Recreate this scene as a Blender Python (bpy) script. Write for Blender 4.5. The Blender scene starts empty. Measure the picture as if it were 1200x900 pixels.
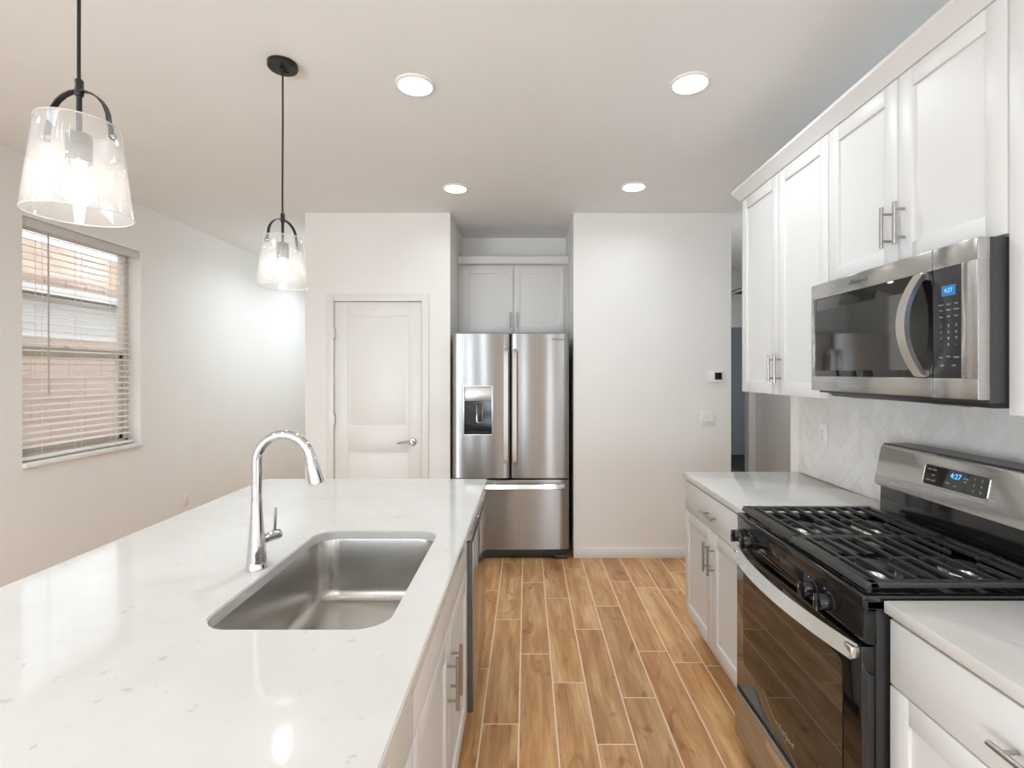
import bpy, bmesh, math, random
from mathutils import Vector, Matrix
random.seed(7)
S = bpy.context.scene
COL = S.collection
PI = math.pi

# ------------------------------------------------------------------ camera
F = 600.0
cd = bpy.data.cameras.new('camera')
cd.sensor_fit = 'HORIZONTAL'; cd.sensor_width = 36.0
cd.lens = 36.0 * F / 1200.0
cd.shift_x = -17.0 / 1200.0
cd.shift_y = -14.0 / 1200.0
cd.clip_start = 0.02
cam = bpy.data.objects.new('camera', cd); COL.objects.link(cam)
cam.location = (0, 0, 1.472); cam.rotation_euler = (PI / 2, 0, 0)
S.camera = cam

# ------------------------------------------------------------------ world, sun, daylight
w = bpy.data.worlds.new('world'); S.world = w; w.use_nodes = True
bg = w.node_tree.nodes['Background']
bg.inputs[0].default_value = (0.86, 0.93, 1.0, 1); bg.inputs[1].default_value = 1.7
sd = bpy.data.lights.new('sun', 'SUN'); sd.energy = 1.5; sd.angle = 0.01; sd.color = (1, .95, .86)
sun = bpy.data.objects.new('sun', sd); COL.objects.link(sun)
sun.rotation_euler = Vector((-0.42, 0.5, -0.95)).to_track_quat('-Z', 'Y').to_euler()

YB0 = -5.0
def area(name, loc, target, sx, sy, power, color=(1, 1, 1), shape='RECTANGLE', spread=PI):
    l = bpy.data.lights.new(name, 'AREA'); l.shape = shape; l.size = sx
    if shape in ('RECTANGLE', 'ELLIPSE'): l.size_y = sy
    l.energy = power; l.color = color; l.spread = spread
    o = bpy.data.objects.new(name, l); COL.objects.link(o); o.location = loc
    o.rotation_euler = (Vector(target) - Vector(loc)).to_track_quat('-Z', 'Y').to_euler()
    return o
# added fill lights behind the camera: one at an invented left door,
# tilted up to brighten the ceiling, three at rear windows placed for refrigerator streaks
DAY = (0.76, 0.88, 1.0)
area('ceiling_fill_light', (-3.25, -2.75, 0.75), (-.9, -1.4, 2.9), 3.4, 1.6, 260, DAY)
for wx, ww in ((-2.1, .40), (-.95, .26), (1.15, .28)):
    area('rear_streak_light', (wx, YB0 - .2, 1.3), (wx, 0, 1.6), ww, 2.0, 32 * ww / .4, DAY)

S.view_settings.view_transform = 'Standard'
S.view_settings.look = 'None'
S.view_settings.exposure = 0.2
S.view_settings.gamma = 1.0
S.view_settings.use_curve_mapping = False
S.cycles.use_denoising = True
S.cycles.max_bounces = 10
S.cycles.diffuse_bounces = 6
S.cycles.glossy_bounces = 5
S.cycles.transparent_max_bounces = 16
S.cycles.sample_clamp_indirect = 6.0
S.cycles.caustics_reflective = False
S.cycles.caustics_refractive = False
LAMP_C = (.84, .93, 1.0)
LAMP_W = 5.4
FILL_W = 9.0          # watts of each added fill lamp out of view

# ------------------------------------------------------------------ materials
def srgb(r, g, b):
    def c(v):
        v /= 255.0
        return v / 12.92 if v <= 0.04045 else ((v + 0.055) / 1.055) ** 2.4
    return (c(r), c(g), c(b), 1.0)

def new_mat(name):
    m = bpy.data.materials.new(name); m.use_nodes = True
    nt = m.node_tree
    return m, nt, nt.nodes['Principled BSDF']

def noise(nt, scale, detail=3, coord='Object', vscale=(1, 1, 1), rough=.55):
    tc = nt.nodes.new('ShaderNodeTexCoord'); mp = nt.nodes.new('ShaderNodeMapping')
    mp.inputs['Scale'].default_value = vscale
    nt.links.new(tc.outputs[coord], mp.inputs[0])
    n = nt.nodes.new('ShaderNodeTexNoise'); n.inputs['Scale'].default_value = scale
    n.inputs['Detail'].default_value = detail; n.inputs['Roughness'].default_value = rough
    nt.links.new(mp.outputs[0], n.inputs['Vector'])
    return n

def ramp(nt, fac, stops):
    r = nt.nodes.new('ShaderNodeValToRGB')
    while len(r.color_ramp.elements) < len(stops): r.color_ramp.elements.new(0.5)
    for e, (p, c) in zip(r.color_ramp.elements, stops):
        e.position = p; e.color = c
    nt.links.new(fac, r.inputs[0])
    return r

def paint(name, col, rough=.5, bump=0.0, bscale=180, spec=.5, var=.02):
    m, nt, b = new_mat(name)
    n = noise(nt, 3.0, 2)
    lo = tuple(c * (1 - var) for c in col[:3]) + (1,)
    r = ramp(nt, n.outputs['Fac'], [(0.3, lo), (0.7, col)])
    nt.links.new(r.outputs[0], b.inputs['Base Color'])
    b.inputs['Roughness'].default_value = rough
    b.inputs['Specular IOR Level'].default_value = spec
    if bump:
        n2 = noise(nt, bscale, 2)
        bp = nt.nodes.new('ShaderNodeBump'); bp.inputs['Strength'].default_value = bump
        bp.inputs['Distance'].default_value = 0.002
        nt.links.new(n2.outputs['Fac'], bp.inputs['Height']); nt.links.new(bp.outputs[0], b.inputs['Normal'])
    return m

def metal(name, col, rough, aniso=0.0, tangent=None, brush=None, rvar=.06):
    m, nt, b = new_mat(name)
    b.inputs['Metallic'].default_value = 1.0
    b.inputs['Base Color'].default_value = col
    b.inputs['Roughness'].default_value = rough
    if brush:
        n = noise(nt, 1.0, 3, vscale=brush)
        mr = nt.nodes.new('ShaderNodeMapRange')
        mr.inputs['To Min'].default_value = rough - rvar; mr.inputs['To Max'].default_value = rough + rvar
        nt.links.new(n.outputs['Fac'], mr.inputs[0]); nt.links.new(mr.outputs[0], b.inputs['Roughness'])
    if aniso:
        b.inputs['Anisotropic'].default_value = aniso
        if tangent:
            cx = nt.nodes.new('ShaderNodeCombineXYZ')
            for i in range(3): cx.inputs[i].default_value = tangent[i]
            nt.links.new(cx.outputs[0], b.inputs['Tangent'])
    return m

def simple(name, col, rough=.4, ior=1.5, spec=.5, metallic=0.0, coat=0.0):
    m, nt, b = new_mat(name)
    n = noise(nt, 40, 2)
    mr = nt.nodes.new('ShaderNodeMapRange')
    mr.inputs['To Min'].default_value = max(0.02, rough - .03); mr.inputs['To Max'].default_value = rough + .03
    nt.links.new(n.outputs['Fac'], mr.inputs[0]); nt.links.new(mr.outputs[0], b.inputs['Roughness'])
    b.inputs['Base Color'].default_value = col
    b.inputs['IOR'].default_value = ior; b.inputs['Specular IOR Level'].default_value = spec
    b.inputs['Metallic'].default_value = metallic
    b.inputs['Coat Weight'].default_value = coat
    return m

def emit(name, col, strength):
    m = bpy.data.materials.new(name); m.use_nodes = True; nt = m.node_tree
    nt.nodes.remove(nt.nodes['Principled BSDF'])
    e = nt.nodes.new('ShaderNodeEmission'); e.inputs[0].default_value = col; e.inputs[1].default_value = strength
    nt.links.new(e.outputs[0], nt.nodes['Material Output'].inputs[0])
    return m

def thin_glass(name, tint=(1, 1, 1, 1), haze=0.0, gloss=0.08):
    m = bpy.data.materials.new(name); m.use_nodes = True; nt = m.node_tree
    nt.nodes.remove(nt.nodes['Principled BSDF'])
    t = nt.nodes.new('ShaderNodeBsdfTransparent'); t.inputs[0].default_value = tint
    g = nt.nodes.new('ShaderNodeBsdfGlossy'); g.inputs['Roughness'].default_value = 0.03
    lw = nt.nodes.new('ShaderNodeLayerWeight'); lw.inputs[0].default_value = 0.35
    mr = nt.nodes.new('ShaderNodeMapRange'); mr.inputs['To Min'].default_value = gloss * .5; mr.inputs['To Max'].default_value = min(1, gloss * 7)
    nt.links.new(lw.outputs['Facing'], mr.inputs[0])
    base = t.outputs[0]
    if haze:
        d = nt.nodes.new('ShaderNodeBsdfDiffuse'); d.inputs[0].default_value = (.95, .95, .93, 1)
        tr = nt.nodes.new('ShaderNodeBsdfTranslucent'); tr.inputs[0].default_value = (.95, .94, .92, 1)
        mx0 = nt.nodes.new('ShaderNodeMixShader'); mx0.inputs[0].default_value = .5
        nt.links.new(d.outputs[0], mx0.inputs[1]); nt.links.new(tr.outputs[0], mx0.inputs[2])
        mx1 = nt.nodes.new('ShaderNodeMixShader'); mx1.inputs[0].default_value = haze
        nt.links.new(base, mx1.inputs[1]); nt.links.new(mx0.outputs[0], mx1.inputs[2])
        base = mx1.outputs[0]
    mx = nt.nodes.new('ShaderNodeMixShader')
    nt.links.new(mr.outputs[0], mx.inputs[0]); nt.links.new(base, mx.inputs[1]); nt.links.new(g.outputs[0], mx.inputs[2])
    nt.links.new(mx.outputs[0], nt.nodes['Material Output'].inputs[0])
    return m

M = {}
M['wall'] = paint('wall_paint', srgb(236, 235, 232), .6, .12, 220, .3)
M['ceiling'] = paint('ceiling_paint', srgb(235, 237, 237), .7, .15, 160, .2)
M['trim'] = paint('trim_paint', srgb(232, 231, 228), .35)
M['cabinet'] = paint('cabinet_white', srgb(218, 217, 214), .42, 0, spec=.45)
M['cabinet_inner'] = paint('cabinet_inner', srgb(120, 116, 110), .5)
M['door'] = paint('door_paint', srgb(228, 227, 223), .35)
M['steel'] = metal('brushed_steel', (.33, .326, .318, 1), .25, 1.0, (0, 0, 1), (3, 3, 900), .02)
M['steel_side'] = metal('brushed_steel_side', (.5, .49, .47, 1), .27, .9, (0, 0, 1), (3, 3, 900), .012)
M['steel_mirror'] = metal('dishwasher_steel', (.42, .41, .40, 1), .15, .6, (0, 0, 1), (3, 3, 900), .01)
M['steel_handle'] = metal('handle_steel', (.74, .73, .71, 1), .34, 1.0, (0, 0, 1))
M['socket'] = metal('socket_metal', (.13, .125, .12, 1), .4)
M['steel_light'] = metal('satin_steel', (.74, .73, .71, 1), .27)
M['sink'] = metal('sink_steel', (.54, .525, .50, 1), .24, 0, None, (60, 8, 8), .015)
M['chrome'] = metal('chrome', (.62, .62, .63, 1), .05)
M['nickel'] = metal('brushed_nickel', (.42, .41, .39, 1), .3)
M['black_gloss'] = simple('black_enamel', (.008, .008, .008, 1), .1, 1.5)
M['black_plastic'] = simple('black_plastic', (.018, .018, .019, 1), .32)
M['charcoal'] = simple('charcoal_side', (.035, .034, .033, 1), .4)
M['iron'] = simple('cast_iron', (.03, .029, .027, 1), .4, 1.5)
M['black_glass'] = simple('black_glass', (.005, .005, .005, 1), .02, 1.65)
M['oven_window'] = simple('oven_window_glass', (.014, .011, .008, 1), .02, 1.8)
M['micro_window'] = simple('microwave_window_glass', (.028, .027, .025, 1), .04, 2.0)
M['bronze'] = simple('dark_bronze', (.018, .017, .016, 1), .38, metallic=.4)
M['white_plastic'] = paint('white_plastic', srgb(236, 235, 231), .3)
M['screen'] = simple('dark_screen', (.01, .011, .012, 1), .12)
M['lens'] = emit('lamp_lens', (1, .96, .9, 1), 7.0)
M['bulb'] = emit('bulb_glow', (1, .94, .87, 1), 16.0)
M['blue_led'] = emit('blue_led', (.10, .38, 1, 1), 2.2)
M['blue_lcd'] = emit('blue_lcd', (.12, .36, .80, 1), .55)
M['ink'] = simple('printed_grey', (.42, .42, .41, 1), .5)
M['logo'] = metal('logo_metal', (.62, .61, .58, 1), .3)
M['logo_dark'] = simple('logo_dark', (.12, .12, .12, 1), .4)
M['pane'] = thin_glass('window_pane', (1, 1, 1, 1), 0, .05)
M['shade_rim'] = thin_glass('bright_rim_glass', (.99, .99, .99, 1), .55, .06)  # milky glass; the bright edge highlight is put into the rim
M['door_edge'] = simple('grey_door_edge', (.10, .10, .10, 1), .4)
M['shade'] = thin_glass('clear_lamp_glass', (.99, .99, .99, 1), .14, .06)
M['blind'] = paint('blind_white', srgb(238, 234, 226), .4)
M['valance'] = paint('valance_shaded', srgb(206, 205, 202), .5)  # greyer than the blind: shade of the recess put into the colour
M['sash'] = paint('sash_tan', srgb(214, 206, 196), .4)
M['carpet'] = paint('hall_carpet', srgb(70, 66, 64), .9, .6, 300)
M['blue_wall'] = paint('dim_room_wall', srgb(150, 156, 162), .7)
M['soffit'] = paint('soffit_brown', srgb(120, 100, 82), .7)
M['stucco'] = paint('stucco_grey', srgb(232, 231, 226), .8, .5, 60)
M['fascia'] = paint('fascia_white', srgb(232, 230, 226), .6)
M['gravel'] = paint('gravel', srgb(168, 150, 130), .9, .8, 60, var=.2)
M['grout'] = paint('floor_grout', srgb(236, 212, 184), .7)
M['tile_grout'] = paint('tile_grout', srgb(214, 212, 207), .6)
M['darkgap'] = simple('dark_gap', (.01, .01, .01, 1), .6)

def quartz():
    m, nt, b = new_mat('quartz')
    n1 = noise(nt, 26, 5, rough=.65); n2 = noise(nt, 6.0, 3)
    base = ramp(nt, n2.outputs['Fac'], [(.3, srgb(203, 200, 195)), (.7, srgb(209, 207, 203))])
    fl = ramp(nt, n1.outputs['Fac'], [(.62, (0, 0, 0, 1)), (.70, (1, 1, 1, 1))])
    n3 = noise(nt, 5, 2, vscale=(1, 1.3, 1))
    gate = ramp(nt, n3.outputs['Fac'], [(.46, (0, 0, 0, 1)), (.56, (1, 1, 1, 1))])
    mul = nt.nodes.new('ShaderNodeMath'); mul.operation = 'MULTIPLY'
    nt.links.new(fl.outputs[0], mul.inputs[0]); nt.links.new(gate.outputs[0], mul.inputs[1])
    mul2 = nt.nodes.new('ShaderNodeMath'); mul2.operation = 'MULTIPLY'; mul2.inputs[1].default_value = .5
    nt.links.new(mul.outputs[0], mul2.inputs[0])
    mx = nt.nodes.new('ShaderNodeMix'); mx.data_type = 'RGBA'
    nt.links.new(mul2.outputs[0], mx.inputs['Factor']); nt.links.new(base.outputs[0], mx.inputs['A'])
    mx.inputs['B'].default_value = srgb(165, 158, 146)
    nt.links.new(mx.outputs['Result'], b.inputs['Base Color'])
    b.inputs['Roughness'].default_value = .07; b.inputs['IOR'].default_value = 1.7
    return m
M['quartz'] = quartz()

def plank_mat():
    m, nt, b = new_mat('wood_look_tile')
    at = nt.nodes.new('ShaderNodeAttribute'); at.attribute_name = 'plank'
    tc = nt.nodes.new('ShaderNodeTexCoord')
    off = nt.nodes.new('ShaderNodeVectorMath'); off.operation = 'MULTIPLY'
    cx = nt.nodes.new('ShaderNodeCombineXYZ')
    for i in range(3): nt.links.new(at.outputs['Fac'], cx.inputs[i])
    nt.links.new(cx.outputs[0], off.inputs[0]); off.inputs[1].default_value = (37, 91, 53)
    add = nt.nodes.new('ShaderNodeVectorMath'); add.operation = 'ADD'
    nt.links.new(tc.outputs['Object'], add.inputs[0]); nt.links.new(off.outputs[0], add.inputs[1])
    def nz(scale, vs, det, dist=0.0):
        mp = nt.nodes.new('ShaderNodeMapping'); mp.inputs['Scale'].default_value = vs
        nt.links.new(add.outputs[0], mp.inputs[0])
        n = nt.nodes.new('ShaderNodeTexNoise'); n.inputs['Scale'].default_value = scale; n.inputs['Detail'].default_value = det
        n.inputs['Distortion'].default_value = dist
        nt.links.new(mp.outputs[0], n.inputs['Vector']); return n
    fine = nz(1, (85, 6, 1), 5, .5)
    broad = nz(1, (13, 1.7, 1), 4, .5)
    knot = nz(1, (10, 4.2, 1), 4, 1.6)
    tone = ramp(nt, broad.outputs['Fac'], [(.3, srgb(180, 129, 82)), (.5, srgb(208, 158, 106)), (.7, srgb(228, 188, 138))])
    gr = ramp(nt, fine.outputs['Fac'], [(.32, (.74, .71, .68, 1)), (.6, (1, 1, 1, 1))])
    m1 = nt.nodes.new('ShaderNodeMix'); m1.data_type = 'RGBA'; m1.blend_type = 'MULTIPLY'; m1.inputs['Factor'].default_value = .85
    nt.links.new(tone.outputs[0], m1.inputs['A']); nt.links.new(gr.outputs[0], m1.inputs['B'])
    kr = ramp(nt, knot.outputs['Fac'], [(.60, (1, 1, 1, 1)), (.72, (.55, .46, .38, 1))])
    m2 = nt.nodes.new('ShaderNodeMix'); m2.data_type = 'RGBA'; m2.blend_type = 'MULTIPLY'; m2.inputs['Factor'].default_value = .8
    nt.links.new(m1.outputs['Result'], m2.inputs['A']); nt.links.new(kr.outputs[0], m2.inputs['B'])
    wn = nt.nodes.new('ShaderNodeTexWhiteNoise'); wn.noise_dimensions = '1D'
    nt.links.new(at.outputs['Fac'], wn.inputs['W'])
    tint = ramp(nt, wn.outputs['Value'], [(0, (.80, .77, .74, 1)), (.5, (.97, .93, .89, 1)), (1, (1.0, .99, .97, 1))])
    m3 = nt.nodes.new('ShaderNodeMix'); m3.data_type = 'RGBA'; m3.blend_type = 'MULTIPLY'; m3.inputs['Factor'].default_value = 1
    nt.links.new(m2.outputs['Result'], m3.inputs['A']); nt.links.new(tint.outputs[0], m3.inputs['B'])
    nt.links.new(m3.outputs['Result'], b.inputs['Base Color'])
    b.inputs['Roughness'].default_value = .33
    return m
M['plank'] = plank_mat()

def tile_mat():
    m, nt, b = new_mat('herringbone_tile')
    at = nt.nodes.new('ShaderNodeAttribute'); at.attribute_name = 'plank'
    wn = nt.nodes.new('ShaderNodeTexWhiteNoise'); wn.noise_dimensions = '1D'
    nt.links.new(at.outputs['Fac'], wn.inputs['W'])
    r = ramp(nt, wn.outputs['Value'], [(0, srgb(222, 220, 216)), (1, srgb(230, 228, 224))])
    n = noise(nt, 7, 4, vscale=(1, 2, 1))
    v = ramp(nt, n.outputs['Fac'], [(.5, (1, 1, 1, 1)), (.62, (.88, .87, .86, 1)), (.7, (1, 1, 1, 1))])
    mx = nt.nodes.new('ShaderNodeMix'); mx.data_type = 'RGBA'; mx.blend_type = 'MULTIPLY'; mx.inputs['Factor'].default_value = .6
    nt.links.new(r.outputs[0], mx.inputs['A']); nt.links.new(v.outputs[0], mx.inputs['B'])
    nt.links.new(mx.outputs['Result'], b.inputs['Base Color'])
    b.inputs['Roughness'].default_value = .16
    return m
M['tile'] = tile_mat()

def brick_mat(name, c1, c2, mortar, bw, bh, rot):
    m, nt, b = new_mat(name)
    tc = nt.nodes.new('ShaderNodeTexCoord'); sp = nt.nodes.new('ShaderNodeSeparateXYZ'); cb = nt.nodes.new('ShaderNodeCombineXYZ')
    nt.links.new(tc.outputs['Object'], sp.inputs[0])
    nt.links.new(sp.outputs['Y'], cb.inputs[0]); nt.links.new(sp.outputs[rot], cb.inputs[1])
    br = nt.nodes.new('ShaderNodeTexBrick'); br.inputs['Scale'].default_value = 1
    br.inputs['Brick Width'].default_value = bw; br.inputs['Row Height'].default_value = bh
    br.inputs['Mortar Size'].default_value = .008
    br.inputs['Color1'].default_value = c1; br.inputs['Color2'].default_value = c2; br.inputs['Mortar'].default_value = mortar
    nt.links.new(cb.outputs[0], br.inputs['Vector']); nt.links.new(br.outputs['Color'], b.inputs['Base Color'])
    b.inputs['Roughness'].default_value = .85
    return m
M['block'] = brick_mat('block_fence', srgb(206, 186, 170), srgb(196, 176, 160), srgb(178, 160, 146), .4, .2, 'Z')
M['shingle'] = brick_mat('roof_tiles', srgb(200, 176, 156), srgb(176, 150, 132), srgb(120, 100, 88), .3, .16, 'X')

# ------------------------------------------------------------------ mesh builder
class MB:
    def __init__(s): s.bm = bmesh.new()
    def _merge(s, bm):
        me = bpy.data.meshes.new('tmp'); bm.to_mesh(me); bm.free(); s.bm.from_mesh(me); bpy.data.meshes.remove(me)
    def box(s, x0, x1, y0, y1, z0, z1, bev=0.0, seg=2):
        x0, x1 = sorted((x0, x1)); y0, y1 = sorted((y0, y1)); z0, z1 = sorted((z0, z1))
        b = bmesh.new()
        bmesh.ops.create_cube(b, size=1)
        for v in b.verts:
            v.co = Vector(((x0 + x1) / 2 + v.co.x * (x1 - x0), (y0 + y1) / 2 + v.co.y * (y1 - y0), (z0 + z1) / 2 + v.co.z * (z1 - z0)))
        if bev:
            bev = min(bev, .45 * min(x1 - x0, y1 - y0, z1 - z0))
            bmesh.ops.bevel(b, geom=b.edges[:], offset=bev, segments=seg, affect='EDGES', profile=.5)
        s._merge(b); return s
    def prism(s, pts, axis, a0, a1, bev=0.0, seg=2):
        """pts: 2D polygon in the two other axes (x,z for axis y; y,z for axis x; x,y for axis z)"""
        def P(p, a):
            return {'x': (a, p[0], p[1]), 'y': (p[0], a, p[1]), 'z': (p[0], p[1], a)}[axis]
        b = bmesh.new()
        A = [b.verts.new(P(p, a0)) for p in pts]; B = [b.verts.new(P(p, a1)) for p in pts]
        b.faces.new(A); b.faces.new(B[::-1])
        n = len(pts)
        for i in range(n): b.faces.new((A[i], A[(i + 1) % n], B[(i + 1) % n], B[i]))
        if bev: bmesh.ops.bevel(b, geom=b.edges[:], offset=bev, segments=seg, affect='EDGES', profile=.5)
        s._merge(b); return s
    def rings(s, loops, cap0=True, cap1=True, close=True):
        b = s.bm
        V = [[b.verts.new(p) for p in L] for L in loops]
        n = len(V[0])
        for a, c in zip(V, V[1:]):
            for i in range(n if close else n - 1):
                j = (i + 1) % n
                b.faces.new((a[i], a[j], c[j], c[i]))
        if cap0: b.faces.new(V[0])
        if cap1: b.faces.new(V[-1][::-1])
        return s
    def cyl(s, p0, p1, r0, r1=None, n=16, caps=True):
        r1 = r0 if r1 is None else r1
        p0, p1 = Vector(p0), Vector(p1); d = (p1 - p0).normalized()
        u = d.orthogonal().normalized(); v = d.cross(u)
        L = lambda p, r: [p + r * (math.cos(2 * PI * i / n) * u + math.sin(2 * PI * i / n) * v) for i in range(n)]
        return s.rings([L(p0, r0), L(p1, r1)], caps, caps)
    def lathe(s, prof, c=(0, 0, 0), n=32, axis='z', caps=True, sq=1.0):
        loops = []
        for r, h in prof:
            L = []
            for i in range(n):
                a = 2 * PI * i / n; x, y = r * math.cos(a), r * math.sin(a) * sq
                p = {'z': (x, y, h), 'x': (h, x, y), 'y': (x, h, y)}[axis]
                L.append(Vector(c) + Vector(p))
            loops.append(L)
        return s.rings(loops, caps, caps)
    def tube(s, pts, rad, n=12, caps=True, flat=None):
        pts = [Vector(p) for p in pts]
        if not isinstance(rad, (list, tuple)): rad = [rad] * len(pts)
        loops = []; u = None
        for i, p in enumerate(pts):
            d = (pts[min(i + 1, len(pts) - 1)] - pts[max(i - 1, 0)]).normalized()
            if u is None: u = d.orthogonal().normalized() if flat is None else (Vector(flat) - d * d.dot(Vector(flat))).normalized()
            u = (u - d * d.dot(u)).normalized(); v = d.cross(u)
            r = rad[i]
            ru, rv = r if isinstance(r, tuple) else (r, r)
            loops.append([p + ru * math.cos(2 * PI * k / n) * u + rv * math.sin(2 * PI * k / n) * v for k in range(n)])
        return s.rings(loops, caps, caps)
    def ribbon(s, pts, uvec, w, t):
        """rectangular section swept along pts; uvec: width direction"""
        pts = [Vector(p) for p in pts]; u = Vector(uvec).normalized(); loops = []
        for i, p in enumerate(pts):
            d = (pts[min(i + 1, len(pts) - 1)] - pts[max(i - 1, 0)]).normalized(); nn = d.cross(u).normalized()
            loops.append([p + u * w / 2 + nn * t / 2, p - u * w / 2 + nn * t / 2, p - u * w / 2 - nn * t / 2, p + u * w / 2 - nn * t / 2])
        return s.rings(loops)
    def build(s, name, mat, parent=None, smooth=True, angle=35, recalc=True):
        bm = s.bm
        if recalc: bmesh.ops.recalc_face_normals(bm, faces=bm.faces[:])
        off = ORIG.get(parent.name, Vector((0, 0, 0))) if parent else Vector((0, 0, 0))
        if off.length: bmesh.ops.translate(bm, verts=bm.verts[:], vec=-off)
        me = bpy.data.meshes.new(name); bm.to_mesh(me); bm.free()
        me.materials.append(mat)
        if smooth:
            for p in me.polygons: p.use_smooth = True
            me.set_sharp_from_angle(angle=math.radians(angle))
        o = bpy.data.objects.new(name, me); COL.objects.link(o)
        if parent: o.parent = parent
        ORIG[o.name] = off
        return o

ORIG = {}
def tag(o, label, cat, group=None):
    o['label'] = label; o['category'] = cat
    if group: o['group'] = group
    return o
def thing(name, loc, label, cat, group=None):
    o = bpy.data.objects.new(name, None); COL.objects.link(o); o.location = loc
    o.empty_display_size = .1
    ORIG[o.name] = Vector(loc)
    return tag(o, label, cat, group)
def struct(o): o['kind'] = 'structure'; return o
def sthing(name, loc):
    o = bpy.data.objects.new(name, None); COL.objects.link(o); o.location = loc; ORIG[o.name] = Vector(loc); o['kind'] = 'structure'; return o

def text(name, body, size, mat, parent, mapper, depth=.0006, align='CENTER'):
    """mapper(u, v, w) -> world"""
    c = bpy.data.curves.new('txt', 'FONT'); c.body = body; c.size = size; c.extrude = depth / 2; c.align_x = align; c.align_y = 'CENTER'
    c.resolution_u = 3
    t = bpy.data.objects.new('txt', c); COL.objects.link(t)
    dg = bpy.context.evaluated_depsgraph_get()
    me = bpy.data.meshes.new_from_object(t.evaluated_get(dg))
    bpy.data.objects.remove(t); bpy.data.curves.remove(c)
    off = ORIG.get(parent.name, Vector())
    for v in me.vertices: v.co = Vector(mapper(v.co.x, v.co.y, v.co.z)) - off
    bm = bmesh.new(); bm.from_mesh(me); bmesh.ops.recalc_face_normals(bm, faces=bm.faces[:]); bm.to_mesh(me); bm.free()
    me.name = name; me.materials.clear(); me.materials.append(mat)
    o = bpy.data.objects.new(name, me); COL.objects.link(o); o.parent = parent; ORIG[o.name] = off
    return o

def rrect(x0, x1, y0, y1, r, n=6):
    P = []
    for cx, cy, a0 in ((x1 - r, y1 - r, 0), (x0 + r, y1 - r, 90), (x0 + r, y0 + r, 180), (x1 - r, y0 + r, 270)):
        for k in range(n + 1):
            a = math.radians(a0 + 90 * k / n); P.append((cx + r * math.cos(a), cy + r * math.sin(a)))
    return P

# ------------------------------------------------------------------ the room
CH = 2.737
XL, XR = -2.93, 1.53
YF = 4.07
YB = -5.0
# floor planks: one mesh, a face attribute per plank
def build_floor():
    bm = bmesh.new()
    lay = None
    W, L, g = .1545, .905, .0029
    offs = {-1: 3.047, 0: 2.676, 1: 3.333, 2: 2.93, 3: 3.22, -2: 3.45, 4: 2.70, 5: 3.5}
    ids = []
    k0 = int((-3.0 + .031) / W) - 1; k1 = int((2.95 + .031) / W) + 1
    for k in range(k0, k1 + 1):
        x0 = -.031 + k * W; x1 = x0 + W
        x0c, x1c = max(x0, -2.93), min(x1, 2.87)
        if x1c - x0c < .01: continue
        o = offs.get(k, random.random() * L)
        j0 = int((YB - o) / L) - 1
        y = o + j0 * L
        while y < 7.2:
            ya, yb = max(y, YB), min(y + L, 7.2)
            if yb - ya > .02 and not (x1c > XR + .1 and (yb < 1.0)):
                b0 = .0012
                bot = [(x0c + g, ya + g), (x1c - g, ya + g), (x1c - g, yb - g), (x0c + g, yb - g)]
                top = [(x0c + g + b0, ya + g + b0), (x1c - g - b0, ya + g + b0), (x1c - g - b0, yb - g - b0), (x0c + g + b0, yb - g - b0)]
                A = [bm.verts.new((p[0], p[1], -.0012)) for p in bot]; B = [bm.verts.new((p[0], p[1], 0)) for p in top]
                fs = [bm.faces.new(B)] + [bm.faces.new((A[i], A[(i + 1) % 4], B[(i + 1) % 4], B[i])) for i in range(4)]
                idv = random.random()
                ids += [idv] * 5
            y += L
    npl = len(bm.faces)
    # grout bed
    V = [bm.verts.new(p) for p in ((-3.09, YB - .15, -.0008), (3.0, YB - .15, -.0008), (3.0, 7.35, -.0008), (-3.09, 7.35, -.0008))]
    V2 = [bm.verts.new((v.co.x, v.co.y, -.12)) for v in V]
    bm.faces.new(V); bm.faces.new(V2[::-1])
    for i in range(4): bm.faces.new((V2[i], V2[(i + 1) % 4], V[(i + 1) % 4], V[i]))
    me = bpy.data.meshes.new('floor'); bm.to_mesh(me); bm.free()
    me.materials.append(M['plank']); me.materials.append(M['grout'])
    at = me.attributes.new('plank', 'FLOAT', 'FACE')
    for i, p in enumerate(me.polygons):
        if i < npl: at.data[i].value = ids[i]
        else: p.material_index = 1
    o = bpy.data.objects.new('floor', me); COL.objects.link(o); struct(o)
build_floor()

struct(MB().box(-3.09, 3.0, YB - .15, 7.35, CH, CH + .12).build('ceiling', M['ceiling'], smooth=False))

# left wall with the window opening
WY0, WY1, WZ0, WZ1 = 2.975, 3.89, .935, 2.385
b = MB()
b.box(XL - .16, XL, YB - .15, -4.5, 0, CH); b.box(XL - .16, XL, -1.0, WY0, 0, CH); b.box(XL - .16, XL, -4.5, -1.0, 2.3, CH); b.box(XL - .16, XL, WY1, 7.35, 0, CH)
b.box(XL - .16, XL, WY0, WY1, 0, WZ0); b.box(XL - .16, XL, WY0, WY1, WZ1, CH)
struct(b.build('wall_left', M['wall'], smooth=False))
struct(MB().box(XL, -1.759, 7.2, 7.35, 0, CH).build('wall_nook', M['wall'], smooth=False))
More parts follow.
